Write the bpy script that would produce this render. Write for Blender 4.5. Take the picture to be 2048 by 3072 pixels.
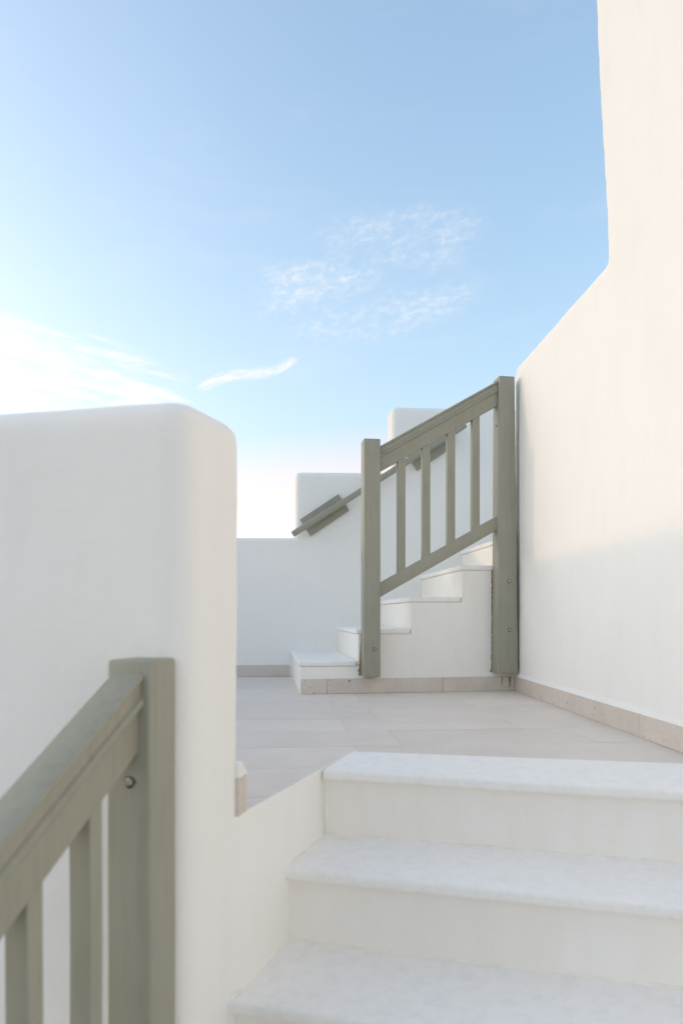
import bpy, bmesh, math, random
from mathutils import Vector, Matrix, noise

random.seed(7)
R = math.radians
scene = bpy.context.scene
for o in list(bpy.data.objects):
    bpy.data.objects.remove(o)
COL = scene.collection

# ------------------------------------------------------------------ camera
EYE = 0.45                                     # eye height above the landing
cam_data = bpy.data.cameras.new('camera')
cam = bpy.data.objects.new('camera', cam_data)
COL.objects.link(cam)
cam.location = (0, 0, EYE)
cam.rotation_euler = (R(90), 0, 0)
cam_data.sensor_fit = 'HORIZONTAL'
cam_data.sensor_width = 24.0
cam_data.lens = 24.0 * 2100 / 2048
cam_data.shift_y = 312 / 2048
cam_data.clip_start = 0.02
cam_data.clip_end = 6000
cam_data.dof.use_dof = True
cam_data.dof.focus_distance = 4.1
cam_data.dof.aperture_fstop = 2.8
scene.camera = cam

# ------------------------------------------------------------------ world
SUN_EL, SUN_AZ = R(5.0), R(-82.7)                # azimuth from +Y, negative = to the left
world = bpy.data.worlds.new('World')
scene.world = world
world.use_nodes = True


class Nodes:
    """small helper to write node maths in lines"""
    def __init__(self, tree):
        self.t = tree

    def node(self, kind, **kw):
        n = self.t.nodes.new(kind)
        for k, v in kw.items():
            setattr(n, k, v)
        return n

    def put(self, sock, v):
        if hasattr(v, 'is_output'):
            self.t.links.new(v, sock)
        else:
            sock.default_value = v

    def m(self, op, a, b=0.0, c=None, clamp=False):
        n = self.node('ShaderNodeMath', operation=op, use_clamp=clamp)
        self.put(n.inputs[0], a)
        self.put(n.inputs[1], b)
        if c is not None:
            self.put(n.inputs[2], c)
        return n.outputs[0]

    def ramp(self, x, lo, hi, a=0.0, b=1.0, smooth=True):
        n = self.node('ShaderNodeMapRange')
        n.interpolation_type = 'SMOOTHSTEP' if smooth else 'LINEAR'
        self.put(n.inputs[0], x)
        for i, v in enumerate((lo, hi, a, b)):
            self.put(n.inputs[i + 1], v)
        return n.outputs[0]

    def noise(self, vec, scale, detail=4.0, rough=0.5, dist=0.0):
        n = self.node('ShaderNodeTexNoise')
        if vec is not None:
            self.put(n.inputs['Vector'], vec)
        n.inputs['Scale'].default_value = scale
        n.inputs['Detail'].default_value = detail
        n.inputs['Roughness'].default_value = rough
        n.inputs['Distortion'].default_value = dist
        return n.outputs[0]

    def mix(self, f, a, b, mode='MIX'):
        n = self.node('ShaderNodeMix', data_type='RGBA', blend_type=mode)
        self.put(n.inputs[0], f)
        self.put(n.inputs[6], a)
        self.put(n.inputs[7], b)
        return n.outputs[2]

    def xyz(self, x, y, z):
        n = self.node('ShaderNodeCombineXYZ')
        for s, v in zip(n.inputs, (x, y, z)):
            self.put(s, v)
        return n.outputs[0]


wt = world.node_tree
W = Nodes(wt)
bg = wt.nodes['Background']
sky = W.node('ShaderNodeTexSky', sky_type='NISHITA', sun_disc=False)
sky.sun_elevation = SUN_EL
sky.sun_rotation = SUN_AZ
sky.air_density = 1.0
sky.dust_density = 4.0
sky.ozone_density = 1.5
# film-like shoulder on the whole sky, A (1 - exp(-k x / A)), so the bright horizon rolls off softly
sep = W.node('ShaderNodeSeparateColor')
wt.links.new(sky.outputs[0], sep.inputs[0])
comb = W.node('ShaderNodeCombineColor')
SHOULDER = 1.9
for i, GAIN in enumerate((0.66, 0.655, 0.685)):
    e = W.m('EXPONENT', W.m('MULTIPLY', sep.outputs[i], -GAIN / SHOULDER))
    W.put(comb.inputs[i], W.m('MULTIPLY', W.m('SUBTRACT', 1.0, e), SHOULDER))
sky_col = comb.outputs[0]
# direction -> azimuth / elevation in degrees
tc = W.node('ShaderNodeTexCoord')
sx = W.node('ShaderNodeSeparateXYZ')
wt.links.new(tc.outputs['Generated'], sx.inputs[0])
az = W.m('MULTIPLY', W.m('ARCTAN2', sx.outputs[0], sx.outputs[1]), 57.29578)
el = W.m('MULTIPLY', W.m('ARCSINE', sx.outputs[2]), 57.29578)
# pale haze along the horizon all round
haze = W.ramp(el, 3.0, 27.0, 1.0, 0.0)
sky_col = W.mix(1.0, sky_col, W.mix(haze, (0, 0, 0, 1), (0.92, 0.86, 0.80, 1)), 'LIGHTEN')


def patch(az0, el0, ra, re, tilt):
    """soft oval in the sky: 1 in the middle, 0 outside; also its own axes"""
    c, s = math.cos(R(tilt)), math.sin(R(tilt))
    da = W.m('SUBTRACT', az, az0)
    de = W.m('SUBTRACT', el, el0)
    u = W.m('ADD', W.m('MULTIPLY', da, c), W.m('MULTIPLY', de, s))
    v = W.m('SUBTRACT', W.m('MULTIPLY', de, c), W.m('MULTIPLY', da, s))
    d = W.m('ADD', W.m('POWER', W.m('ABSOLUTE', W.m('DIVIDE', u, ra)), 2.0),
            W.m('POWER', W.m('ABSOLUTE', W.m('DIVIDE', v, re)), 2.0))
    return W.ramp(d, 0.0, 1.0, 1.0, 0.0), u, v


# cirrus bank low on the left, goes on beyond the frame
p1, u1, v1 = patch(-27, 18.3, 19, 4.2, -6)
n1 = W.noise(W.xyz(W.m('MULTIPLY', u1, 0.14), W.m('MULTIPLY', v1, 1.0), 0.0), 1.0, 5, 0.62, 0.7)
c1 = W.m('MULTIPLY', W.ramp(W.m('ADD', n1, W.m('MULTIPLY', p1, 0.22)), 0.50, 0.80), W.ramp(p1, 0.0, 0.45))
# thin bright wisp
p2, u2, v2 = patch(-7.6, 18.9, 4.9, 1.0, 17)
w2 = W.m('ADD', v2, W.m('MULTIPLY', W.m('SINE', W.m('MULTIPLY', u2, 0.75)), 0.28))
n2 = W.noise(W.xyz(W.m('MULTIPLY', u2, 0.8), W.m('MULTIPLY', w2, 3.6), 4.0), 1.0, 5, 0.66, 0.5)
c2 = W.m('MULTIPLY', W.m('MULTIPLY', W.ramp(W.m('ABSOLUTE', w2), 0.04, 0.62, 1.0, 0.0), W.ramp(n2, 0.24, 0.66)), W.ramp(p2, 0.0, 0.5))
# faint mackerel patch in the middle
p3, u3, v3 = patch(2.6, 25.8, 12.5, 5.5, 8)
n3 = W.noise(W.xyz(W.m('MULTIPLY', u3, 1.1), W.m('MULTIPLY', v3, 2.2), 9.0), 1.0, 5, 0.64, 0.5)
n3b = W.noise(W.xyz(W.m('MULTIPLY', u3, 0.17), W.m('MULTIPLY', v3, 0.42), 7.3), 1.0, 3, 0.55)
c3 = W.m('MULTIPLY', W.m('ADD', W.m('MULTIPLY', W.ramp(n3, 0.36, 0.86), 0.80), 0.10), W.m('MULTIPLY', W.ramp(n3b, 0.28, 0.72), W.ramp(p3, 0.0, 0.8)))
# thin cirrus in the rest of the sky
n4 = W.noise(W.xyz(W.m('MULTIPLY', az, 0.05), W.m('MULTIPLY', el, 0.22), 5.0), 1.0, 3, 0.6, 0.0)
c4 = W.m('MULTIPLY', W.ramp(n4, 0.5, 0.85), W.ramp(el, 2.0, 22.0, 0.0, 0.16))
den = W.m('MAXIMUM', W.m('MAXIMUM', c1, c2), W.m('MAXIMUM', c3, c4), clamp=True)
sky_col = W.mix(W.m('MULTIPLY', den, 0.95), sky_col, (0.72, 0.705, 0.69, 1))
sky10 = W.mix(1.0, sky_col, (10, 10, 10, 1), 'MULTIPLY')
wt.links.new(sky10, bg.inputs[0])
bg.inputs[1].default_value = 0.1
world.cycles.sampling_method = 'MANUAL'
world.cycles.sample_map_resolution = 256

# ------------------------------------------------------------------ sun
sun_data = bpy.data.lights.new('sun', 'SUN')
sun = bpy.data.objects.new('sun', sun_data)
COL.objects.link(sun)
sun_data.energy = 0.31
sun_data.angle = R(1.2)
sun_data.color = (1.0, 0.58, 0.30)
to_sun = Vector((math.sin(SUN_AZ) * math.cos(SUN_EL), math.cos(SUN_AZ) * math.cos(SUN_EL), math.sin(SUN_EL)))
sun.rotation_euler = to_sun.to_track_quat('Z', 'Y').to_euler()
sun.location = to_sun * 30

# ------------------------------------------------------------------ exposure / render
vs = scene.view_settings
vs.view_transform = 'Standard'
vs.look = 'None'
vs.exposure = 0.57
vs.gamma = 1.0
vs.use_curve_mapping = False
scene.render.engine = 'CYCLES'
scene.cycles.use_denoising = True
scene.cycles.use_adaptive_sampling = True
scene.cycles.adaptive_threshold = 0.015
scene.cycles.max_bounces = 9
scene.cycles.diffuse_bounces = 8
scene.cycles.glossy_bounces = 4
scene.cycles.sample_clamp_indirect = 10


# ------------------------------------------------------------------ materials
def new_mat(name):
    m = bpy.data.materials.new(name)
    m.use_nodes = True
    b = m.node_tree.nodes['Principled BSDF']
    return m, Nodes(m.node_tree), b


def coords(N, kind='Object'):
    t = N.node('ShaderNodeTexCoord')
    return t.outputs[kind]


def bump(N, b, h, strength, dist, chain=None):
    n = N.node('ShaderNodeBump')
    n.inputs['Strength'].default_value = strength
    n.inputs['Distance'].default_value = dist
    N.put(n.inputs['Height'], h)
    if chain is not None:
        N.put(n.inputs['Normal'], chain)
    N.put(b.inputs['Normal'], n.outputs[0])
    return n.outputs[0]


def plaster_mat(name, base, dirt, amount=0.5):
    """lime-washed render: brushed coats, trowel waves, faint stains"""
    m, N, b = new_mat(name)
    co = coords(N)
    mp = N.node('ShaderNodeMapping')
    N.put(mp.inputs[0], co)
    mp.inputs['Scale'].default_value = (9, 9, 1.6)
    streak = N.noise(mp.outputs[0], 1.6, 4, 0.62)
    big = N.noise(co, 1.7, 2, 0.5)
    f = N.m('MULTIPLY', N.m('ADD', N.ramp(streak, 0.42, 0.78), N.ramp(big, 0.45, 0.75)), 0.5 * amount)
    col = N.mix(f, base, dirt)
    sp = N.noise(co, 55, 1, 0.6)
    col = N.mix(N.m('MULTIPLY', N.ramp(sp, 0.74, 0.84), 0.07), col, (0.52, 0.43, 0.34, 1))
    N.put(b.inputs['Base Color'], col)
    b.inputs['Roughness'].default_value = 0.88
    b.inputs['Specular IOR Level'].default_value = 0.25
    grain = N.noise(co, 24, 6, 0.7)
    bump(N, b, grain, 0.42, 0.007)
    return m


M_PLASTER = plaster_mat('white_limewash', (0.918, 0.892, 0.85, 1), (0.87, 0.84, 0.79, 1), 0.65)
M_WARMPLASTER = plaster_mat('warm_limewash', (0.915, 0.88, 0.82, 1), (0.855, 0.795, 0.71, 1), 0.65)


def paint_mat():
    m, N, b = new_mat('sage_paint')
    co = coords(N)
    mp = N.node('ShaderNodeMapping')
    N.put(mp.inputs[0], co)
    mp.inputs['Scale'].default_value = (60, 60, 5)
    grain = N.noise(mp.outputs[0], 1.0, 5, 0.6)
    big = N.noise(co, 4, 3, 0.5)
    col = N.mix(N.ramp(big, 0.3, 0.7), (0.315, 0.305, 0.238, 1), (0.345, 0.332, 0.264, 1))
    col = N.mix(N.m('MULTIPLY', N.ramp(grain, 0.45, 0.75), 0.55), col, (0.275, 0.265, 0.20, 1))
    chip = N.noise(co, 70, 2, 0.5)
    col = N.mix(N.m('MULTIPLY', N.ramp(chip, 0.775, 0.79), 0.7), col, (0.55, 0.5, 0.42, 1))
    N.put(b.inputs['Base Color'], col)
    N.put(b.inputs['Roughness'], N.ramp(big, 0.3, 0.7, 0.42, 0.56))
    b.inputs['Specular IOR Level'].default_value = 0.42
    n1 = bump(N, b, grain, 0.55, 0.0016)
    bump(N, b, N.noise(co, 22, 3, 0.5), 0.2, 0.002, n1)
    return m


M_PAINT = paint_mat()


def marble_mat():
    m, N, b = new_mat('white_marble')
    co = coords(N)
    cloud = N.noise(co, 26, 7, 0.7, 0.6)
    fine = N.noise(co, 75, 5, 0.6)
    col = N.mix(N.ramp(cloud, 0.40, 0.74), (0.935, 0.905, 0.86, 1), (0.865, 0.836, 0.80, 1))
    col = N.mix(N.m('MULTIPLY', N.ramp(fine, 0.5, 0.8), 0.22), col, (0.70, 0.695, 0.69, 1))
    N.put(b.inputs['Base Color'], col)
    N.put(b.inputs['Roughness'], N.ramp(cloud, 0.3, 0.7, 0.55, 0.68))
    b.inputs['Specular IOR Level'].default_value = 0.25
    n1 = bump(N, b, N.noise(co, 14, 4, 0.5), 0.25, 0.004)
    bump(N, b, fine, 0.15, 0.001, n1)
    return m


M_MARBLE = marble_mat()


def stone_mat(name, a, c, speck, pits):
    m, N, b = new_mat(name)
    co = coords(N)
    oi = N.node('ShaderNodeObjectInfo')
    rnd = oi.outputs['Random']
    off = N.xyz(N.m('MULTIPLY', rnd, 37.0), N.m('MULTIPLY', rnd, 91.0), N.m('MULTIPLY', rnd, 13.0))
    va = N.node('ShaderNodeVectorMath', operation='ADD')
    N.put(va.inputs[0], co)
    N.put(va.inputs[1], off)
    p = va.outputs[0]
    cl = N.noise(p, 4.5, 6, 0.6, 0.7)
    col = N.mix(N.ramp(cl, 0.3, 0.72), a, c)
    tint = N.ramp(rnd, 0.0, 1.0, 0.965, 1.03, smooth=False)
    col = N.mix(1.0, col, N.xyz(tint, N.m('MULTIPLY', tint, 0.995), N.m('MULTIPLY', tint, 0.99)), 'MULTIPLY')
    fine = N.noise(p, 160, 3, 0.6)
    col = N.mix(N.m('MULTIPLY', N.ramp(fine, 0.50, 0.78), speck), col, (0.33, 0.28, 0.235, 1))
    pit = N.noise(p, 62, 2, 0.5)
    col = N.mix(N.m('MULTIPLY', N.ramp(pit, 0.70, 0.745), pits), col, (0.12, 0.09, 0.07, 1))
    N.put(b.inputs['Base Color'], col)
    N.put(b.inputs['Roughness'], N.ramp(cl, 0.3, 0.7, 0.50, 0.66))
    b.inputs['Specular IOR Level'].default_value = 0.3
    bump(N, b, fine, 0.12, 0.0012)
    return m


M_TILE = stone_mat('pale_limestone_tile', (0.74, 0.66, 0.585, 1), (0.80, 0.725, 0.655, 1), 0.10, 0.0)
M_SKIRT = stone_mat('limestone_skirting', (0.66, 0.585, 0.505, 1), (0.72, 0.65, 0.575, 1), 0.5, 0.9)


def plain_mat(name, col, rough=0.7, metal=0.0, var=0.15, scale=30):
    m, N, b = new_mat(name)
    co = coords(N)
    n = N.noise(co, scale, 4, 0.6)
    dark = tuple(v * (1 - var * 2) for v in col[:3]) + (1,)
    N.put(b.inputs['Base Color'], N.mix(N.ramp(n, 0.35, 0.7), col, dark))
    b.inputs['Roughness'].default_value = rough
    b.inputs['Metallic'].default_value = metal
    bump(N, b, n, 0.3, 0.002)
    return m


M_GROUT = plain_mat('pale_grout', (0.74, 0.685, 0.63, 1), 0.9, 0, 0.08)
M_CAULK = plain_mat('cream_caulk', (0.90, 0.86, 0.77, 1), 0.8, 0, 0.05, 25)
M_BROWN = plain_mat('raw_brown_filler', (0.46, 0.31, 0.165, 1), 0.95, 0, 0.35, 120)
M_STEEL = plain_mat('dull_steel', (0.55, 0.53, 0.48, 1), 0.38, 0.8, 0.2, 90)
M_RUST = plain_mat('rusty_dark_hole', (0.10, 0.065, 0.04, 1), 0.9, 0, 0.3, 150)
M_GROUND = plain_mat('dry_pale_earth', (0.42, 0.385, 0.33, 1), 0.95, 0, 0.2, 0.6)


# ------------------------------------------------------------------ mesh helpers
def link(name, mesh, mat, parent=None, loc=None, rot=None):
    o = bpy.data.objects.new(name, mesh)
    COL.objects.link(o)
    if mat is not None and not mesh.materials:
        mesh.materials.append(mat)
    if loc is not None:
        o.location = loc
    if rot is not None:
        o.rotation_euler = rot
    if parent is not None:
        o.parent = parent
    return o


def finish(bm, name, mat, parent=None, smooth=True, loc=None, rot=None):
    bmesh.ops.recalc_face_normals(bm, faces=bm.faces)
    me = bpy.data.meshes.new(name)
    bm.to_mesh(me)
    bm.free()
    if smooth:
        for p in me.polygons:
            p.use_smooth = True
        try:
            me.set_sharp_from_angle(angle=R(38))
        except Exception:
            pass
    return link(name, me, mat, parent, loc, rot)


def tag(o, label=None, cat=None, group=None, kind=None):
    if label:
        o['label'] = label
    if cat:
        o['category'] = cat
    if group:
        o['group'] = group
    if kind:
        o['kind'] = kind
    return o


def empty(name, loc=(0, 0, 0)):
    o = bpy.data.objects.new(name, None)
    o.empty_display_size = 0.1
    COL.objects.link(o)
    o.location = loc
    return o


def child(o, parent):
    """parent keeping world place (parents here are unrotated empties)"""
    o.parent = parent
    o.location = Vector(o.location) - Vector(parent.location)
    return o


def add_prism(bm, poly, z0, z1):
    lo = [bm.verts.new((p[0], p[1], z0)) for p in poly]
    hi = [bm.verts.new((p[0], p[1], z1)) for p in poly]
    n = len(poly)
    fs = [bm.faces.new(lo[::-1]), bm.faces.new(hi)]
    for i in range(n):
        fs.append(bm.faces.new((lo[i], lo[(i + 1) % n], hi[(i + 1) % n], hi[i])))
    return lo, hi, fs


def add_hexa(bm, lo, hi):
    """lo, hi: four points each, same order"""
    a = [bm.verts.new(p) for p in lo]
    b = [bm.verts.new(p) for p in hi]
    bm.faces.new(a[::-1])
    bm.faces.new(b)
    for i in range(4):
        j = (i + 1) % 4
        bm.faces.new((a[i], a[j], b[j], b[i]))


def bevel(bm, w, seg=3, test=None):
    es = [e for e in bm.edges if (test is None or test(e))]
    bmesh.ops.bevel(bm, geom=es, offset=w, offset_type='OFFSET', segments=seg, profile=0.5, affect='EDGES', clamp_overlap=True)


def rot2(x, y, a):
    c, s = math.cos(a), math.sin(a)
    return (c * x - s * y, s * x + c * y)


def plaster_solid(name, bm, mat, voxel, amp, ang=0.0, relax=4, seed=0.0):
    """solid given in local axes -> voxel skin, relaxed, trowel-uneven; object turned by ang about z"""
    bmesh.ops.recalc_face_normals(bm, faces=bm.faces)
    me = bpy.data.meshes.new(name)
    bm.to_mesh(me)
    bm.free()
    o = link(name, me, mat)
    md = o.modifiers.new('skin', 'REMESH')
    md.mode = 'VOXEL'
    md.voxel_size = voxel
    sm = o.modifiers.new('relax', 'SMOOTH')
    sm.factor = 0.5
    sm.iterations = relax
    dg = bpy.context.evaluated_depsgraph_get()
    me2 = bpy.data.meshes.new_from_object(o.evaluated_get(dg))
    o.modifiers.clear()
    o.data = me2
    bpy.data.meshes.remove(me)
    me2.name = name
    nn = [v.normal.copy() for v in me2.vertices]
    for v, n in zip(me2.vertices, nn):
        p = v.co + Vector((seed, seed * 0.7, seed * 1.3))
        h = noise.noise(p * 1.6) * 1.0 + noise.noise(p * 5.5) * 0.38 + noise.noise(p * 17) * 0.10
        v.co += n * (h * amp)
    for p in me2.polygons:
        p.use_smooth = True
    if not me2.materials:
        me2.materials.append(mat)
    o.rotation_euler = (0, 0, ang)
    return o


# ------------------------------------------------------------------ plan of the place (metres; eye at 0,0)
LR = (math.cos(R(15)), -math.sin(R(15)))        # along the near steps, to the right
LN = (math.sin(R(15)), math.cos(R(15)))         # up the near steps
N1 = Vector((-0.051, 2.031))                    # left end of the top nosing
STEP = Vector((-0.0895, -0.2655))               # nosing to nosing down the left side
RISE = 0.188
FL_A, FL_B = Vector((-0.228, 1.582)), Vector((0.039, 2.308))   # floor edge along the stair opening
TB_A, TB_B = Vector((0.039, 2.308)), Vector((1.032, 2.117))    # back edge of the top tread
RW_A, RW_B = Vector((1.048, 4.191)), Vector((1.122, 2.301))    # foot of the right wall
FP_A, FP_B = Vector((-0.250, 4.020)), Vector((1.048, 4.222))   # foot of the far stair's side
BW_A = Vector((-0.380, 5.190))                                 # point at the foot of the back wall
BW_D = Vector((math.cos(R(3.7)), math.sin(R(3.7))))
SK_H = 0.086


def rw_x(y):
    return RW_A.x + (RW_B.x - RW_A.x) * (y - RW_A.y) / (RW_B.y - RW_A.y)


def bw_y(x):
    return BW_A.y + (x - BW_A.x) * math.tan(R(3.7))


# ------------------------------------------------------------------ ground
bm = bmesh.new()
s = 2500
vsq = [bm.verts.new((x, y, -1.52)) for x, y in ((-s, -s), (s, -s), (s, s), (-s, s))]
bm.faces.new(vsq)
tag(finish(bm, 'ground', M_GROUND, smooth=False), kind='structure')

# ------------------------------------------------------------------ landing floor with its tiles
LW_ANG = -R(12.5)
LWR = Vector((math.cos(LW_ANG), math.sin(LW_ANG)))
LWN = Vector((-math.sin(LW_ANG), math.cos(LW_ANG)))
LW_F = Vector((-0.304, 1.378))                  # front corner of the near parapet's end
LW_B = Vector((-0.228, 1.582))                  # back corner of its end
bl = LW_B - LWR * 3.6 - LWN * 0.05
br = LW_B - LWN * 0.05
floor_poly = [(FL_A.x - 0.012, FL_A.y), (FL_B.x - 0.004, FL_B.y), (1.17, TB_B.y - 0.027), (rw_x(4.3) + 0.05, 4.3), (1.2, 5.33),
              (-3.75, 5.02), (bl.x, bl.y), (br.x - 0.03, br.y)]
bm = bmesh.new()
add_prism(bm, floor_poly, -0.16, -0.0018)
landing = tag(finish(bm, 'landing_floor', M_GROUT, smooth=False), kind='structure')

TA = R(4.9)
TU, TV = Vector((math.cos(TA), math.sin(TA))), Vector((-math.sin(TA), math.cos(TA)))
TL, TW, GAP = 0.70, 0.325, 0.0011


def clip(poly, p, n):
    """keep the side where (q-p).n >= 0"""
    out = []
    for i in range(len(poly)):
        a, b = poly[i], poly[(i + 1) % len(poly)]
        da, db = (a - p).dot(n), (b - p).dot(n)
        if da >= 0:
            out.append(a)
        if (da >= 0) != (db >= 0):
            out.append(a + (b - a) * (da / (da - db)))
    return out


def perp(a, b):
    d = (b - a).normalized()
    return Vector((-d.y, d.x))


tb_n = perp(TB_A, TB_B)                         # points away from the camera
fl_n = perp(FL_A, FL_B)                         # points left
v0 = Vector((0, 3.06)).dot(TV)
for row in range(-6, 8):
    vlo = v0 + row * TW
    base_u = 0.255 if row % 2 else 0.418
    for k in range(-7, 3):
        ulo = base_u + k * TL
        rect = [TU * (ulo + GAP) + TV * (vlo + GAP), TU * (ulo + TL - GAP) + TV * (vlo + GAP),
                TU * (ulo + TL - GAP) + TV * (vlo + TW - GAP), TU * (ulo + GAP) + TV * (vlo + TW - GAP)]
        rect = clip(rect, RW_A + Vector((0.02, 0)), Vector((-1, -0.04)))
        if len(rect) > 2:
            rect = clip(rect, BW_A + Vector((0, 0.03)), Vector((BW_D.y, -BW_D.x)))
        if len(rect) > 2:
            rect = clip(rect, LW_B - LWN * 0.04, LWN) if rect else rect
        if len(rect) > 2:
            rect = clip(rect, Vector((-3.7, 0)), Vector((1, 0)))
        if len(rect) < 3:
            continue
        partA = clip(rect, TB_A, tb_n)
        partB = clip(rect, TB_A, -tb_n)
        if len(partB) > 2:
            partB = clip(partB, FL_A + fl_n * 0.006, fl_n)
        polys = [q for q in (partA, partB) if len(q) > 2]
        if not polys:
            continue
        cen = sum((p for q in polys for p in q), Vector((0, 0))) / sum(len(q) for q in polys)
        # do not lay tiles wholly under the far stair
        if all((p - FP_A).dot(perp(FP_A, FP_B)) > 0.05 and p.x > -0.2 for q in polys for p in q):
            continue
        bm = bmesh.new()
        dz = random.uniform(-0.0006, 0.0006)
        for q in polys:
            loop = [Vector((p.x, p.y)) for p in q]
            cl = []
            for p in loop:
                if not cl or (p - cl[-1]).length > 1e-5:
                    cl.append(p)
            if (cl[0] - cl[-1]).length < 1e-5:
                cl.pop()
            if len(cl) < 3:
                continue
            hi = [bm.verts.new((p.x - cen.x, p.y - cen.y, 0)) for p in cl]
            lo = [bm.verts.new((p.x - cen.x, p.y - cen.y, -0.0095)) for p in cl]
            bm.faces.new(hi)
            for i in range(len(cl)):
                j = (i + 1) % len(cl)
                on_seam = len(polys) == 2 and abs((cl[i] - TB_A).dot(tb_n)) < 1e-4 and abs((cl[j] - TB_A).dot(tb_n)) < 1e-4
                if not on_seam:
                    bm.faces.new((lo[i], lo[j], hi[j], hi[i]))
        if not bm.faces:
            bm.free()
            continue
        finish(bm, 'floor_tile', M_TILE, landing, smooth=False, loc=(cen.x, cen.y, dz))

# ------------------------------------------------------------------ near parapet wall (left)
def to_local(p, ang):
    return rot2(p[0], p[1], -ang)


f_l, b_l = to_local(LW_F, LW_ANG), to_local(LW_B, LW_ANG)
quad = [(f_l[0] - 3.6, f_l[1]), f_l, b_l, (f_l[0] - 3.6, b_l[1])]
bm = bmesh.new()
lo, hi, _ = add_prism(bm, quad, -1.6, 0.888)
front_v = [e for e in bm.edges if abs(e.verts[0].co.z - e.verts[1].co.z) > 1 and all(abs(v.co.x - f_l[0]) < 1e-4 and abs(v.co.y - f_l[1]) < 1e-4 for v in e.verts)]
top_e = [e for e in bm.edges if all(v.co.z > 0.8 for v in e.verts)]
bmesh.ops.bevel(bm, geom=front_v + top_e, offset=0.052, segments=8, profile=0.5, affect='EDGES')
parapet = plaster_solid('parapet_wall', bm, M_PLASTER, 0.0125, 0.0045, LW_ANG, 5, 3.1)
tag(parapet, 'thick rounded white plaster wall in the left foreground behind the near railing post', 'wall')

# skirting on its far side, only the end of it shows
sk_h = SK_H
def skirt_piece(parent, p0, p1, thick, nrm, z1=SK_H, inset=0.004, name='skirting_tile', joint=0.0008):
    d = (p1 - p0).normalized()
    a, b = p0 + d * joint, p1 - d * joint
    cen = (a + b) / 2
    bm = bmesh.new()
    q = [a - nrm * inset, b - nrm * inset, b + nrm * thick, a + nrm * thick]
    add_prism(bm, [(p.x - cen.x, p.y - cen.y) for p in q], 0.0008, z1 + random.uniform(-0.0008, 0.0008))
    bevel(bm, 0.0012, 1)
    o = finish(bm, name, M_SKIRT, None, smooth=False, loc=(cen.x, cen.y, 0))
    # parent may be turned: keep world place
    o.parent = parent
    o.matrix_parent_inverse = parent.matrix_basis.inverted()
    return o


def plaster_lip(parent, p0, p1, thick, nrm, z0=SK_H, h=0.02, inset=0.01, name='plaster_fillet'):
    """sloped render on top of the skirting"""
    bm = bmesh.new()
    cen = (p0 + p1) / 2
    pts = [(-inset, z0 + 0.0012), (thick, z0 + 0.0012), (thick - 0.001, z0 + 0.004), (0.0, z0 + h), (-inset, z0 + h)]
    rings = []
    n = max(2, int((p1 - p0).length / 0.06))
    for i in range(n + 1):
        c = p0 + (p1 - p0) * (i / n)
        w = 1 + 0.25 * noise.noise(Vector((c.x * 9, c.y * 9, 1.7)))
        rings.append([bm.verts.new((c.x + nrm.x * a * w - cen.x, c.y + nrm.y * a * w - cen.y, z0 + (z - z0) * w)) for a, z in pts])
    for r0, r1 in zip(rings, rings[1:]):
        for i in range(len(pts)):
            j = (i + 1) % len(pts)
            bm.faces.new((r0[i], r0[j], r1[j], r1[i]))
    bm.faces.new(rings[0][::-1])
    bm.faces.new(rings[-1])
    o = finish(bm, name, M_PLASTER, None, loc=(cen.x, cen.y, 0))
    o.parent = parent
    o.matrix_parent_inverse = parent.matrix_basis.inverted()
    return o


bpy.context.view_layer.update()
p_end = LW_B + LWR * 0.004
for i in range(4):
    a = p_end - LWR * (0.70 * i)
    b = p_end - LWR * (0.70 * (i + 1))
    skirt_piece(parapet, b, a, 0.030, LWN, inset=0.02)
plaster_lip(parapet, p_end - LWR * 2.8, p_end, 0.029, LWN, h=0.032, inset=0.02)

# ------------------------------------------------------------------ back parapet wall, stepped
BWN = Vector((BW_D.y, -BW_D.x))                 # towards the camera
bw_l = rot2(BW_A.x, BW_A.y, -R(3.7))
def bl_x(x):
    return rot2(x, bw_y(x), -R(3.7))[0]
prof = [(bl_x(-3.9), -1.6), (bl_x(3.4), -1.6), (bl_x(3.4), 3.0), (bl_x(2.3), 3.0), (bl_x(2.3), 2.5), (bl_x(1.62), 2.5), (bl_x(1.62), 2.02), (bl_x(0.374), 2.02),
        (bl_x(0.374), 1.525), (bl_x(-0.346), 1.525), (bl_x(-0.346), 1.032), (bl_x(-3.9), 1.032)]
bm = bmesh.new()
yb = bw_l[1]
fr = [bm.verts.new((x, yb, z)) for x, z in prof]
bk = [bm.verts.new((x, yb + 0.26, z)) for x, z in prof]
bm.faces.new(fr)
bm.faces.new(bk[::-1])
for i in range(len(prof)):
    j = (i + 1) % len(prof)
    bm.faces.new((fr[i], fr[j], bk[j], bk[i]))
bmesh.ops.recalc_face_normals(bm, faces=bm.faces)
bmesh.ops.bevel(bm, geom=[e for e in bm.edges if max(v.co.z for v in e.verts) > 0 and e.is_convex], offset=0.034, segments=5, profile=0.5, affect='EDGES')
backwall = plaster_solid('stepped_parapet_wall', bm, M_PLASTER, 0.014, 0.003, R(3.7), 4, 8.4)
tag(backwall, 'white plaster wall with stepped rounded top behind the far stairs', 'wall')
# the same parapet returns along the far left side of the landing
bm = bmesh.new()
add_prism(bm, [(-3.90, 2.20), (-3.66, 2.20), (-3.66, 5.00), (-3.90, 5.00)], -1.6, 1.165)
bevel(bm, 0.034, 4, lambda e: all(v.co.z > 1 for v in e.verts))
ret = finish(bm, 'return_wall', M_PLASTER)
bpy.context.view_layer.update()
ret.parent = backwall
ret.matrix_parent_inverse = backwall.matrix_basis.inverted()
x = -0.385
d = BW_D
pa = Vector((x, bw_y(x)))
for i in range(5):
    skirt_piece(backwall, pa - d * (0.7 * (i + 1)), pa - d * (0.7 * i), 0.009, BWN)

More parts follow.
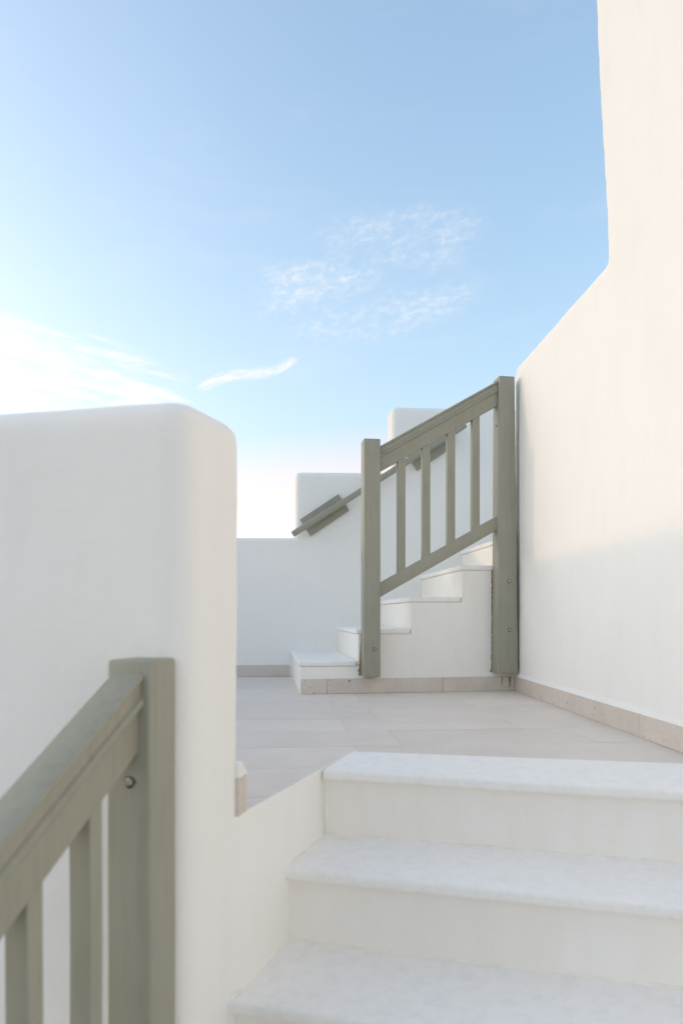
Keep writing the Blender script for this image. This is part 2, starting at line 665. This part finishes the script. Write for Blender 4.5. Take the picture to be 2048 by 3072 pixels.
# ------------------------------------------------------------------ right wall: low part and tall part in one
RW_ANG = math.atan2(RW_B.x - RW_A.x, RW_A.y - RW_B.y)        # small turn of the wall line
rw_far = rot2(RW_A.x, RW_A.y, -RW_ANG)
xw = rw_far[0]
yfar = rw_far[1] + 0.045
def rl_y(y):
    return rot2(rw_x(y), y, -RW_ANG)[1]
edge = [(2.905, 1.915), (2.907, 1.99), (2.918, 2.13), (2.945, 2.34), (2.975, 2.58), (3.005, 2.85), (3.03, 3.13), (3.05, 3.7)]
prof = [(yfar, -1.6), (yfar, 1.945), (rl_y(edge[0][0]), edge[0][1])] + [(rl_y(a), z) for a, z in edge[1:]] + [(-1.9, 3.7), (-1.9, -1.6)]
bm = bmesh.new()
fr = [bm.verts.new((xw, y, z)) for y, z in prof]
bk = [bm.verts.new((xw + 0.55, y, z)) for y, z in prof]
bm.faces.new(fr)
bm.faces.new(bk[::-1])
for i in range(len(prof)):
    j = (i + 1) % len(prof)
    bm.faces.new((fr[i], fr[j], bk[j], bk[i]))
bmesh.ops.recalc_face_normals(bm, faces=bm.faces)
corner = [e for e in bm.edges if all(abs(v.co.y - yfar) < 1e-4 and v.co.z > 1.9 for v in e.verts)]
bmesh.ops.bevel(bm, geom=corner, offset=0.065, segments=6, profile=0.5, affect='EDGES')
rim = [e for e in bm.edges if max(v.co.z for v in e.verts) > 0 and e.is_convex and all(abs(v.co.x - xw) < 1e-4 for v in e.verts)]
bmesh.ops.bevel(bm, geom=rim, offset=0.016, segments=3, profile=0.5, affect='EDGES')
rightwall = plaster_solid('house_wall', bm, M_PLASTER, 0.017, 0.0036, RW_ANG, 2, 5.5)
tag(rightwall, 'tall sunlit white plaster house wall along the right side', 'wall')
bpy.context.view_layer.update()
rd = (RW_B - RW_A).normalized()                 # towards the camera
rn = Vector((-1, -0.039)).normalized()
ys = [4.20, 3.874, 3.231, 2.588, 2.06]
for a, b in zip(ys, ys[1:]):
    skirt_piece(rightwall, Vector((rw_x(a), a)), Vector((rw_x(b), b)), 0.009, rn, inset=0.012)
plaster_lip(rightwall, Vector((rw_x(2.06), 2.06)), Vector((rw_x(4.18), 4.18)), 0.009, rn, h=0.024, inset=0.012)

# ------------------------------------------------------------------ near stairs
near = empty('near_stairs', (0.45, 1.6, -1.5))
tag(near, 'near flight of white steps with marble treads climbing to the landing', 'stairs')


def slab(name, poly, z0, z1, parent, r_top=0.010, r_bot=0.006, front=None):
    """marble slab with a rounded, slightly uneven nosing; front = indices of the nosing edge's ends"""
    cen = sum((Vector(p) for p in poly), Vector((0, 0))) / len(poly)
    a, b = Vector(poly[0]) - cen, Vector(poly[1]) - cen       # nosing runs poly[0] -> poly[1]
    d_, c_ = Vector(poly[3]) - cen, Vector(poly[2]) - cen     # back edge, same direction
    n = max(8, int((b - a).length / 0.012))
    t = z1 - z0
    # profile across: (fraction of depth measured in m from nose, height)
    prof = []
    for k in range(5):
        q = math.pi / 2 * k / 4
        prof.append((r_bot * (1 - math.sin(q)), z0 + r_bot * (1 - math.cos(q))))
    prof = prof[::1]
    prof = [(r_bot * (1 - math.sin(math.pi / 2 * k / 3)), z0 + r_bot * (1 - math.cos(math.pi / 2 * k / 3))) for k in range(4)]
    prof += [(r_top * (1 - math.cos(math.pi / 2 * k / 5)), z1 - r_top + r_top * math.sin(math.pi / 2 * k / 5)) for k in range(6)]
    bm = bmesh.new()
    rings = []
    off = random.uniform(0, 50)
    for i in range(n + 1):
        f = i / n
        nose = a + (b - a) * f
        back = d_ + (c_ - d_) * f
        dirv = (back - nose)
        L = dirv.length
        dirv.normalize()
        wob = 0.0018 * noise.noise(Vector((f * (b - a).length * 9 + off, 0, 0))) + 0.0009 * noise.noise(Vector((f * (b - a).length * 38 + off, 5, 0)))
        wz = 0.0010 * noise.noise(Vector((f * (b - a).length * 6 + off, 9, 0)))
        ring = []
        for (u, z) in prof:
            p = nose + dirv * (u + wob)
            ring.append(bm.verts.new((p.x, p.y, z + (wz if z > z0 + 0.01 else 0))))
        p = nose + dirv * (L * 0.5)
        ring.append(bm.verts.new((p.x, p.y, z1)))
        ring.append(bm.verts.new((back.x, back.y, z1)))
        ring.append(bm.verts.new((back.x, back.y, z0)))
        rings.append(ring)
    m_ = len(rings[0])
    for r0, r1 in zip(rings, rings[1:]):
        for i in range(m_):
            j = (i + 1) % m_
            bm.faces.new((r0[i], r0[j], r1[j], r1[i]))
    bm.faces.new(rings[0][::-1])
    bm.faces.new(rings[-1])
    o = finish(bm, name, M_MARBLE, None, loc=(cen.x, cen.y, 0))
    return child(o, parent) if parent else o


lr, ln = Vector(LR), Vector(LN)
TH = 0.030


def to_wall(p, dirv):
    """run from p along dirv to just inside the right wall"""
    t = 0
    while t < 3 and (p + dirv * t).x < rw_x((p + dirv * t).y) + 0.03:
        t += 0.01
    return p + dirv * t


NS = 7
noses = [N1 + STEP * k for k in range(NS)]
for k in range(NS):
    nl = noses[k]
    nr = to_wall(nl, lr)
    z = 0.003 - RISE * k if k == 0 else -RISE * k
    if k == 0:
        backl = TB_A.copy()
        backr = to_wall(TB_A, (TB_B - TB_A).normalized())
    else:
        backl = noses[k - 1] + ln * 0.030 - lr * 0.022
        backr = to_wall(backl, lr)
    left = nl - lr * (0.026 if k else 0.0)
    slab('tread', [left, nr, backr, backl], z - TH, z, near, 0.011, 0.008)
    # riser under this tread
    rl = nl + ln * 0.022 - lr * 0.034
    rr = to_wall(rl, lr)
    cen = (rl + rr) / 2
    bm = bmesh.new()
    add_prism(bm, [(p.x - cen.x, p.y - cen.y) for p in (rl, rr, rr + ln * 0.26, rl + ln * 0.26)], z - TH - RISE - 0.02, z - TH - 0.0005)
    bmesh.ops.subdivide_edges(bm, edges=[e for e in bm.edges if abs((e.verts[0].co - e.verts[1].co).length) > 0.5], cuts=40)
    child(finish(bm, 'riser', M_WARMPLASTER, None, loc=(cen.x, cen.y, 0)), near)

# plastered cheek under the floor edge, left of the near steps
def side_x(y):
    return N1.x + (y - N1.y) * STEP.x / STEP.y


def floor_x(y):
    return FL_A.x + (y - FL_A.y) * (FL_B.x - FL_A.x) / (FL_B.y - FL_A.y)


bm = bmesh.new()
NY, NZ = 60, 40
gridv = []
for i in range(NY + 1):
    y = 1.445 + (2.30 - 1.445) * i / NY
    colv = []
    for j in range(NZ + 1):
        z = 0.0012 - 1.55 * (j / NZ) ** 1.6
        t = min(1, max(0, -z / 0.24))
        t = t * t * (3 - 2 * t)
        e = min(1, max(0, (y - 1.445) / 0.13))
        e = e * e * (3 - 2 * e)
        xt = floor_x(y)
        xs = side_x(y)
        x = xt - 0.010 * (1 - e) + (xs - xt) * t * e
        if y > 2.03:
            x = min(x, floor_x(y))
        x += 0.0022 * noise.noise(Vector((y * 9, z * 9, 2))) + 0.001 * noise.noise(Vector((y * 31, z * 31, 5)))
        colv.append(bm.verts.new((x, y, z)))
    gridv.append(colv)
for i in range(NY):
    for j in range(NZ):
        bm.faces.new((gridv[i][j], gridv[i + 1][j], gridv[i + 1][j + 1], gridv[i][j + 1]))
backv = []
for i in range(NY + 1):
    y = gridv[i][0].co.y
    backv.append((bm.verts.new((gridv[i][0].co.x - 0.2, y, 0.0012 if False else -0.0105)), bm.verts.new((gridv[i][0].co.x - 0.2, y, -1.55))))
lipv = [bm.verts.new((gridv[i][0].co.x - 0.0055, gridv[i][0].co.y, 0.0010)) for i in range(NY + 1)]
lip2 = [bm.verts.new((gridv[i][0].co.x - 0.0057, gridv[i][0].co.y, -0.0105)) for i in range(NY + 1)]
for i in range(NY):
    bm.faces.new((gridv[i][0], gridv[i + 1][0], lipv[i + 1], lipv[i]))
    bm.faces.new((lipv[i], lipv[i + 1], lip2[i + 1], lip2[i]))
    bm.faces.new((lip2[i], lip2[i + 1], backv[i + 1][0], backv[i][0]))
    bm.faces.new((backv[i][0], backv[i + 1][0], backv[i + 1][1], backv[i][1]))
    bm.faces.new((backv[i][1], backv[i + 1][1], gridv[i + 1][NZ], gridv[i][NZ]))
child(finish(bm, 'side_wall', M_PLASTER), near)


def bead(name, pts, r, mat, parent, seed):
    """irregular hand-smeared bead along points"""
    bm = bmesh.new()
    rings = []
    n = 7
    dense = []
    for a, b in zip(pts, pts[1:]):
        m_ = max(2, int((b - a).length / 0.014))
        dense += [a + (b - a) * (i / m_) for i in range(m_)]
    dense.append(pts[-1])
    for i, c in enumerate(dense):
        t = (dense[min(i + 1, len(dense) - 1)] - dense[max(i - 1, 0)]).normalized()
        s1 = t.cross(Vector((0, 0, 1)))
        if s1.length < 0.1:
            s1 = t.cross(Vector((1, 0, 0)))
        s1.normalize()
        s2 = s1.cross(t)
        w = r * (0.75 + 0.7 * noise.noise(Vector((i * 0.35 + seed, seed, 0))))
        w = max(w, r * 0.25)
        rings.append([bm.verts.new(c + (s1 * math.cos(2 * math.pi * k / n) + s2 * math.sin(2 * math.pi * k / n)) * w) for k in range(n)])
    for r0, r1 in zip(rings, rings[1:]):
        for i in range(n):
            j = (i + 1) % n
            bm.faces.new((r0[i], r0[j], r1[j], r1[i]))
    bm.faces.new(rings[0][::-1])
    bm.faces.new(rings[-1])
    return child(finish(bm, name, mat), parent)


for k in range(0, 4):
    zt = -RISE * (k + 1)
    # tread k+1 against riser k, and against the cheek
    a = noses[k] + ln * 0.022
    b = to_wall(a, lr)
    bead('caulk_joint', [Vector((a.x, a.y, zt + 0.0005)), Vector((b.x, b.y, zt + 0.0005))], 0.0055, M_CAULK, near, k * 7.3)
    c = noses[k + 1] - lr * 0.001 + ln * 0.012
    bead('caulk_joint', [Vector((a.x, a.y, zt + 0.0005)), Vector((c.x, c.y, zt + 0.0005))], 0.0042, M_CAULK, near, k * 3.1 + 2)
    # upright joint in the corner of riser and cheek
    bead('caulk_joint', [Vector((a.x, a.y, zt)), Vector((a.x, a.y, zt + RISE - TH))], 0.0040, M_CAULK, near, k * 5.1 + 1)
    e = noses[k] - lr * 0.002
    ze = zt + RISE
    bead('caulk_joint', [Vector((e.x, e.y + 0.004, ze - TH - 0.006)), Vector((e.x, e.y + 0.004, ze - 0.004))], 0.0036, M_CAULK, near, k * 2.7 + 4)

# ------------------------------------------------------------------ far stairs
far = empty('far_stairs', (0.6, 4.7, 0))
tag(far, 'far flight of white steps with marble treads climbing right beyond the landing', 'stairs')
fd = (FP_B - FP_A).normalized()
fb = Vector((-0.105, 1.0)).normalized()
FN = Vector((fd.y, -fd.x))                      # towards the camera
z_t = [0.188, 0.374, 0.562, 0.752, 0.94, 1.128, 1.316]
s_n = [0.0, 0.337, 0.657, 0.966, 1.275, 1.585, 1.895, 2.2]


def on_fp(s):
    return FP_A + fd * s


def back_hit(p):
    t = 0.0
    while (p + fb * t).y < bw_y((p + fb * t).x) + 0.02 and t < 3:
        t += 0.01
    return p + fb * t


NB = len(z_t)
prof = [(0.012, -0.05)]
for k in range(NB):
    prof.append((s_n[k] + 0.012, (z_t[k - 1] - TH if k else -0.05)) if k else (0.012, z_t[0] - TH))
    if k:
        prof.append((s_n[k] + 0.012, z_t[k] - TH))
prof.append((s_n[NB] + 0.012, z_t[-1] - TH))
prof.append((s_n[NB] + 0.012, -0.05))
bm = bmesh.new()
fr, bk = [], []
for s_, z in prof:
    p = on_fp(s_)
    q = back_hit(p)
    fr.append(bm.verts.new((p.x, p.y, z)))
    bk.append(bm.verts.new((q.x, q.y, z)))
bm.faces.new(fr)
bm.faces.new(bk[::-1])
for i in range(len(prof)):
    j = (i + 1) % len(prof)
    bm.faces.new((fr[i], fr[j], bk[j], bk[i]))
bmesh.ops.recalc_face_normals(bm, faces=bm.faces)
bevel(bm, 0.007, 3, lambda e: e.is_convex and max(v.co.z for v in e.verts) > 0.0)
child(finish(bm, 'step_masonry', M_WARMPLASTER), far)
for k in range(NB):
    a = on_fp(s_n[k]) + FN * 0.007
    b = on_fp(s_n[k + 1] + 0.004) + FN * 0.007
    qa = back_hit(a)
    qb = back_hit(b)
    # nosing runs from back to front along the left edge
    cen = (a + qb) / 2
    bm = bmesh.new()
    add_prism(bm, [(p.x - cen.x, p.y - cen.y) for p in (a, b, qb, qa)], z_t[k] - TH + 0.0005, z_t[k])
    def nose_edge(e, ca=a - cen, cqa=qa - cen, cb=b - cen):
        m_ = (e.verts[0].co + e.verts[1].co) / 2
        def on(p, q):
            return all(abs((v.co.xy - p).cross(q - p)) / (q - p).length < 1e-4 for v in e.verts)
        return on(ca, cqa) or on(ca, cb)
    bevel(bm, 0.009, 4, nose_edge)
    child(finish(bm, 'tread', M_MARBLE, None, loc=(cen.x, cen.y, 0)), far)
# skirting along the far stair's side
ss = [0.016, 0.167, 0.862, 1.302]
for a, b in zip(ss, ss[1:]):
    skirt_piece(far, on_fp(a), on_fp(b), 0.010, FN, inset=0.006)
    far.children[-1].name = 'skirting_tile'

# ------------------------------------------------------------------ railings
def post_mesh(name, corners_lo, corners_hi, parent, r=0.006):
    cen = sum((Vector(c) for c in corners_lo), Vector()) / 4
    bm = bmesh.new()
    add_hexa(bm, [Vector(c) - cen for c in corners_lo], [Vector(c) - cen for c in corners_hi])
    L = [e for e in bm.edges if abs(e.verts[0].co.z - e.verts[1].co.z) > 0.3]
    bmesh.ops.subdivide_edges(bm, edges=L, cuts=10)
    bevel(bm, r, 3, lambda e: e.calc_face_angle(0) > 0.5)
    for v in bm.verts:
        v.co += Vector((0.0008 * noise.noise(v.co * 6 + cen), 0.0008 * noise.noise(v.co * 6 - cen), 0))
    o = finish(bm, name, M_PAINT, None, loc=cen)
    return child(o, parent)


def bolt(pos, nrm, parent_obj, root, r=0.0085, tilt=0.0, mat=None):
    """hex bolt head sunk in a rough countersink; nrm points out of the timber"""
    nrm = Vector(nrm).normalized()
    q = nrm.to_track_quat('Z', 'Y').to_matrix().to_4x4()
    M = Matrix.Translation(Vector(pos)) @ q
    bm = bmesh.new()
    n = 18
    ringo, ringi, ringd = [], [], []
    for k in range(n):
        a = 2 * math.pi * k / n
        w = 1 + 0.10 * math.sin(3 * a + tilt) + random.uniform(-0.05, 0.05)
        ringo.append(bm.verts.new((math.cos(a) * r * 1.36 * w, math.sin(a) * r * 1.36 * w - r * 0.12, 0.0006)))
        ringi.append(bm.verts.new((math.cos(a) * r * 1.05, math.sin(a) * r * 1.05, 0.0009)))
        ringd.append(bm.verts.new((math.cos(a) * r * 1.36 * w, math.sin(a) * r * 1.36 * w - r * 0.12, -0.002)))
    for k in range(n):
        j = (k + 1) % n
        bm.faces.new((ringo[k], ringo[j], ringi[j], ringi[k]))
        bm.faces.new((ringd[k], ringd[j], ringo[j], ringo[k]))
    bm.faces.new(ringi)
    bm.transform(M)
    hole = finish(bm, 'bolt_hole', M_RUST)
    bm = bmesh.new()
    lo_ = [bm.verts.new((math.cos(math.pi / 3 * k + tilt) * r, math.sin(math.pi / 3 * k + tilt) * r, 0.0)) for k in range(6)]
    mi = [bm.verts.new((math.cos(math.pi / 3 * k + tilt) * r, math.sin(math.pi / 3 * k + tilt) * r, 0.0040)) for k in range(6)]
    hi_ = [bm.verts.new((math.cos(math.pi / 3 * k + tilt) * r * 0.78, math.sin(math.pi / 3 * k + tilt) * r * 0.78, 0.0055)) for k in range(6)]
    for k in range(6):
        j = (k + 1) % 6
        bm.faces.new((lo_[k], lo_[j], mi[j], mi[k]))
        bm.faces.new((mi[k], mi[j], hi_[j], hi_[k]))
    bm.faces.new(hi_)
    bm.faces.new(lo_[::-1])
    bm.transform(M)
    head = finish(bm, 'bolt', mat or M_STEEL, smooth=False)
    for o in (hole, head):
        o.parent = parent_obj
        o.matrix_parent_inverse = Matrix.Translation(-(Vector(root.location) + Vector(parent_obj.location)))
    return head


RAIL_PARTS = {
    'rail_cap': [(-0.033, -0.002), (-0.029, 0.0), (0.029, 0.0), (0.033, -0.002), (0.0345, -0.007), (0.033, -0.012), (0.030, -0.014), (-0.030, -0.014), (-0.033, -0.012), (-0.0345, -0.007)],
    'rail_moulding': [(-0.031, -0.047), (-0.027, -0.044), (0.027, -0.044), (0.031, -0.047), (0.0345, -0.055), (0.031, -0.063), (0.026, -0.067), (-0.026, -0.067), (-0.031, -0.063), (-0.0345, -0.055)],
    'top_rail': [(-0.0265, -0.008), (0.0265, -0.008), (0.0265, -0.055), (0.0225, -0.0551), (0.0225, -0.145), (-0.0225, -0.145), (-0.0225, -0.0551), (-0.0265, -0.055)],
    'bottom_rail': [(-0.0215, 0.0), (0.0215, 0.0), (0.0215, -0.083), (-0.0215, -0.083)],
}


def sweep(name, prof, p0, p1, lat, parent, bev=0.0):
    """profile (lateral, vertical) swept straight from p0 to p1 with plumb-cut ends"""
    cen = (p0 + p1) / 2
    bm = bmesh.new()
    n = 14
    rings = []
    for i in range(n + 1):
        c = p0 + (p1 - p0) * (i / n) - cen
        rings.append([bm.verts.new(c + lat * (a + 0.0006 * noise.noise(Vector((i * 0.6, a * 20, z * 9)))) + Vector((0, 0, z))) for a, z in prof])
    m_ = len(prof)
    for r0, r1 in zip(rings, rings[1:]):
        for i in range(m_):
            j = (i + 1) % m_
            bm.faces.new((r0[i], r0[j], r1[j], r1[i]))
    bm.faces.new(rings[0][::-1])
    bm.faces.new(rings[-1])
    bmesh.ops.recalc_face_normals(bm, faces=bm.faces)
    if bev:
        bevel(bm, bev, 2, lambda e: e.calc_face_angle(0) > 0.6 and abs((e.verts[0].co - e.verts[1].co).normalized().dot((p1 - p0).normalized())) > 0.9)
    o = finish(bm, name, M_PAINT, None, loc=cen)
    return child(o, parent)


def under(o, part, root):
    """make o (child of root, unrotated) a sub-part of part"""
    o.parent = part
    o.location = Vector(o.location) - Vector(part.location)


def rail_set(root, p0, p1, q0, q1, lat):
    t = sweep('top_rail', RAIL_PARTS['top_rail'], p0, p1, lat, root, 0.003)
    for nm in ('rail_cap', 'rail_moulding'):
        c = sweep(nm, RAIL_PARTS[nm], p0, p1, lat, root)
        under(c, t, root)
    sweep('bottom_rail', RAIL_PARTS['bottom_rail'], q0, q1, lat, root, 0.004)


def baluster(root, c, along, lat, wa, wl, z0, z1, slope):
    """upright, ends cut to the rail slope"""
    lo_, hi_ = [], []
    for sa, sl in ((-1, -1), (1, -1), (1, 1), (-1, 1)):
        p = c + along * (sa * wa / 2) + lat * (sl * wl / 2)
        lo_.append((p.x, p.y, z0 + slope * sa * wa / 2))
        hi_.append((p.x, p.y, z1 + slope * sa * wa / 2))
    post_mesh('baluster', lo_, hi_, root, 0.003)


# ---- far railing on the side of the far stairs
fr_root = empty('far_railing', (0.5, 4.05, 0.1))
tag(fr_root, 'sage green wooden railing with four balusters and two posts beside the far steps', 'railing')
fd3, fn3 = Vector((fd.x, fd.y, 0)), Vector((FN.x, FN.y, 0))
UPZ = Vector((0, 0, 1))


def fp_s(x):
    return (x - FP_A.x) / fd.x


PD = 0.096
s1 = fp_s(0.1273 - PD * fd.y) # left side of the lower post
def pcorner(s_, dep, z):
    p = on_fp(s_) + FN * dep
    return (p.x, p.y, z)


def post4(sl, sr, z):
    return [pcorner(sl, PD + 0.002, z), pcorner(sr, PD + 0.002, z), pcorner(sr, -0.001, z), pcorner(sl, -0.001, z)]


p_lo = post_mesh('post', post4(s1, s1 + 0.097, 0.099), post4(s1 + 0.001, s1 + 0.096, 1.462), fr_root)
s2 = fp_s(0.9236 - PD * fd.y)
p_hi = post_mesh('post', post4(s2 - 0.010, s2 + 0.120, 0.110), post4(s2, s2 + 0.097, 1.862), fr_root, 0.009)
mid = PD * 0.52                                  # railing panel sits mid-depth of the posts
def fr_pt(s_, z):
    p = on_fp(s_) + FN * mid
    return Vector((p.x, p.y, z))


sa, sb = s1 + 0.096, s2 - 0.002
top0, top1 = 1.424, 1.836
low0, low1 = 0.638, 1.040
rail_set(fr_root, fr_pt(sa, top0), fr_pt(sb, top1), fr_pt(sa, low0), fr_pt(sb - 0.0, low1), fn3)
sl_t, sl_b = (top1 - top0) / (sb - sa), (low1 - low0) / (sb - sa)
for px in (1204.5, 1279.0, 1353.5, 1427.5):
    u = (px - 1024) / 2100
    # where that line of sight meets the panel's front face
    best = min((abs((on_fp(q) + FN * (mid + 0.019)).x / (on_fp(q) + FN * (mid + 0.019)).y - u), q) for q in [sa + i * 0.001 for i in range(700)])[1]
    c = on_fp(best) + FN * mid
    baluster(fr_root, Vector((c.x, c.y, 0)), fd3, fn3, 0.046, 0.040, low0 + sl_b * (best - sa) - 0.006, top0 - 0.140 + sl_t * (best - sa), sl_t)


def fp_px(px, z, dep):
    u = (px - 1024) / 2100
    q = min((abs((on_fp(i * 0.001) + FN * dep).x / (on_fp(i * 0.001) + FN * dep).y - u), i * 0.001) for i in range(0, 1500))[1]
    p = on_fp(q) + FN * dep
    return Vector((p.x, p.y, z))


bolt(fp_px(1123, 0.262, PD + 0.0022), fn3, p_lo, fr_root, 0.0078, 0.3)
bolt(fp_px(1527, 0.655, PD + 0.0022), fn3, p_hi, fr_root, 0.0080, 0.1)
bolt(fp_px(1527.5, 0.368, PD + 0.0022), fn3, p_hi, fr_root, 0.0080, 0.5)
side = on_fp(s2 + 0.0006) + FN * 0.062
bolt(Vector((side.x, side.y, 1.575)), -fd3, p_hi, fr_root, 0.006, 0.2, M_RUST)


def smear(name, s_edge, z_lo, z_hi, width, seed, parent_obj, dirn=-1, proud=0.0035):
    """ragged strip of filler squeezed out beside a post, lying on the plaster"""
    bm = bmesh.new()
    n = int((z_hi - z_lo) / 0.006)
    rows = []
    for i in range(n + 1):
        z = z_lo + (z_hi - z_lo) * i / n
        f = i / n
        w = width(f) * (0.55 + 0.8 * abs(noise.noise(Vector((i * 0.33, seed, 0)))) + 0.5 * random.random())
        w = max(w, 0.0012)
        a = on_fp(s_edge) + FN * -0.001
        b = on_fp(s_edge) + FN * proud
        c = on_fp(s_edge + dirn * w * 0.75) + FN * proud * (0.6 + 0.4 * random.random())
        d_ = on_fp(s_edge + dirn * w) + FN * -0.001
        rows.append([bm.verts.new((p.x, p.y, z)) for p in (a, b, c, d_)])
    for r0, r1 in zip(rows, rows[1:]):
        for i in range(4):
            j = (i + 1) % 4
            bm.faces.new((r0[i], r0[j], r1[j], r1[i]))
    bm.faces.new(rows[0][::-1])
    bm.faces.new(rows[-1])
    o = finish(bm, name, M_BROWN, smooth=False)
    o.parent = parent_obj
    o.matrix_parent_inverse = Matrix.Translation(-(Vector(fr_root.location) + Vector(parent_obj.location)))
    return o


smear('brown_filler', s1 + 0.002, 0.103, 0.345, lambda f: 0.016 * (1 - f) ** 1.3 + 0.0035, 1.0, p_lo)
smear('brown_filler', s2 - 0.006, 0.112, 0.74, lambda f: 0.007 + 0.010 * max(0, 1 - f * 14), 6.0, p_hi)
# rust drips on the skirting under the upper post
for ds, w, l in ((0.052, 0.004, 0.045), (0.098, 0.005, 0.07), (0.106, 0.003, 0.05)):
    bm = bmesh.new()
    a = on_fp(s2 + ds) + FN * 0.0112
    pts = []
    for i in range(9):
        f = i / 8
        ww = w * (1 - 0.75 * f) * (0.7 + 0.6 * random.random())
        cx_ = 0.004 * noise.noise(Vector((i * 0.5, ds * 90, 0)))
        pts.append((cx_, SK_H - 0.004 - l * f, ww))
    fv = []
    for cx_, z, ww in pts:
        row = []
        for q, dep in ((cx_ - ww, 0), (cx_, 0.0012), (cx_ + ww, 0)):
            p = a + fd * q + FN * dep
            row.append(bm.verts.new((p.x, p.y, z)))
        fv.append(row)
    for r0, r1 in zip(fv, fv[1:]):
        for i in range(2):
            bm.faces.new((r0[i], r0[i + 1], r1[i + 1], r1[i]))
    o = finish(bm, 'rust_drip', M_BROWN)
    o.parent = p_hi
    o.matrix_parent_inverse = Matrix.Translation(-(Vector(fr_root.location) + Vector(p_hi.location)))

# ---- near railing, going down beside the near steps
nr_root = empty('near_railing', (-0.39, 1.34, -1.0))
tag(nr_root, 'blurred sage green wooden railing sloping down at the lower left corner', 'railing')
A17 = R(17)
nd = Vector((math.sin(A17), math.cos(A17), 0))   # up the stairs
nl_ = Vector((math.cos(A17), -math.sin(A17), 0)) # towards the steps
PW = 0.093
pc = Vector((-0.379, 1.348, 0)) - nd * 0.008


def sq(c, w, z):
    return [tuple(c + nl_ * (a * w / 2) + nd * (b * w / 2) + UPZ * z) for a, b in ((-1, -1), (1, -1), (1, 1), (-1, 1))]


np_hi = post_mesh('post', sq(pc, PW, -0.62), sq(pc, PW, 0.368), nr_root, 0.007)
SLOPE = 0.60
RUN = 0.98
face = pc - nd * (PW / 2 - 0.003)
pc2 = pc - nd * (RUN + PW)
np_lo = post_mesh('post', sq(pc2, PW, -1.20), sq(pc2, PW, 0.368 - SLOPE * (RUN + PW)), nr_root, 0.007)
end = face - nd * (RUN + 0.006)
zt0 = 0.347
rail_set(nr_root, face + UPZ * zt0, end + UPZ * (zt0 - SLOPE * RUN), face + UPZ * (zt0 - 0.79), end + UPZ * (zt0 - 0.79 - SLOPE * RUN), nl_)
for i in range(6):
    s_ = 0.124 + 0.1435 * i
    baluster(nr_root, face - nd * s_, -nd, nl_, 0.034, 0.042, zt0 - 0.79 - SLOPE * s_ - 0.006, zt0 - 0.140 - SLOPE * s_, -SLOPE)
bpos = face - nd * 0.0034 + nl_ * 0.004
bolt(bpos + UPZ * (EYE - (2347 - 1848) / 2100 * 1.29), -nd, np_hi, nr_root, 0.0082, 0.4)

# ---- handrail on the back wall
hr_root = empty('wall_handrail', (0.27, 5.2, 1.4))
tag(hr_root, 'sage green wooden handrail on two boards fixed to the stepped white back wall', 'handrail')
bd3 = Vector((BW_D.x, BW_D.y, 0))
bn3 = Vector((BWN.x, BWN.y, 0))


def on_bw(x, z, off):
    p = Vector((x, bw_y(x))) + BWN * off
    return Vector((p.x, p.y, z))


def board(name, c, ang, length, height, depth, parent, bev, n=1):
    u = bd3 * math.cos(ang) + UPZ * math.sin(ang)
    v = -bd3 * math.sin(ang) + UPZ * math.cos(ang)
    bm = bmesh.new()
    add_hexa(bm, [u * (a * length / 2) + v * (b * height / 2) - bn3 * depth / 2 for a, b in ((-1, -1), (1, -1), (1, 1), (-1, 1))],
             [u * (a * length / 2) + v * (b * height / 2) + bn3 * depth / 2 for a, b in ((-1, -1), (1, -1), (1, 1), (-1, 1))])
    bevel(bm, bev, 4)
    return child(finish(bm, name, M_PAINT, None, loc=c), parent)


ra, rb = on_bw(-0.3633, 1.045, 0.082), on_bw(0.914, 1.868, 0.082)
hang = math.atan2(rb.z - ra.z, (rb.xy - ra.xy).length)
board('rail', (ra + rb) / 2, hang, (rb - ra).length, 0.043, 0.044, hr_root, 0.010)
for cx_, cz in ((-0.1263, 1.198), (0.669, 1.694)):
    pl = board('mounting_board', on_bw(cx_, cz, 0.013), R(34), 0.345, 0.146, 0.028, hr_root, 0.003)
    bk_ = board('bracket_block', on_bw(cx_ + 0.01, cz + 0.006, 0.044), R(33), 0.23, 0.036, 0.038, hr_root, 0.003)
    under(bk_, pl, hr_root)
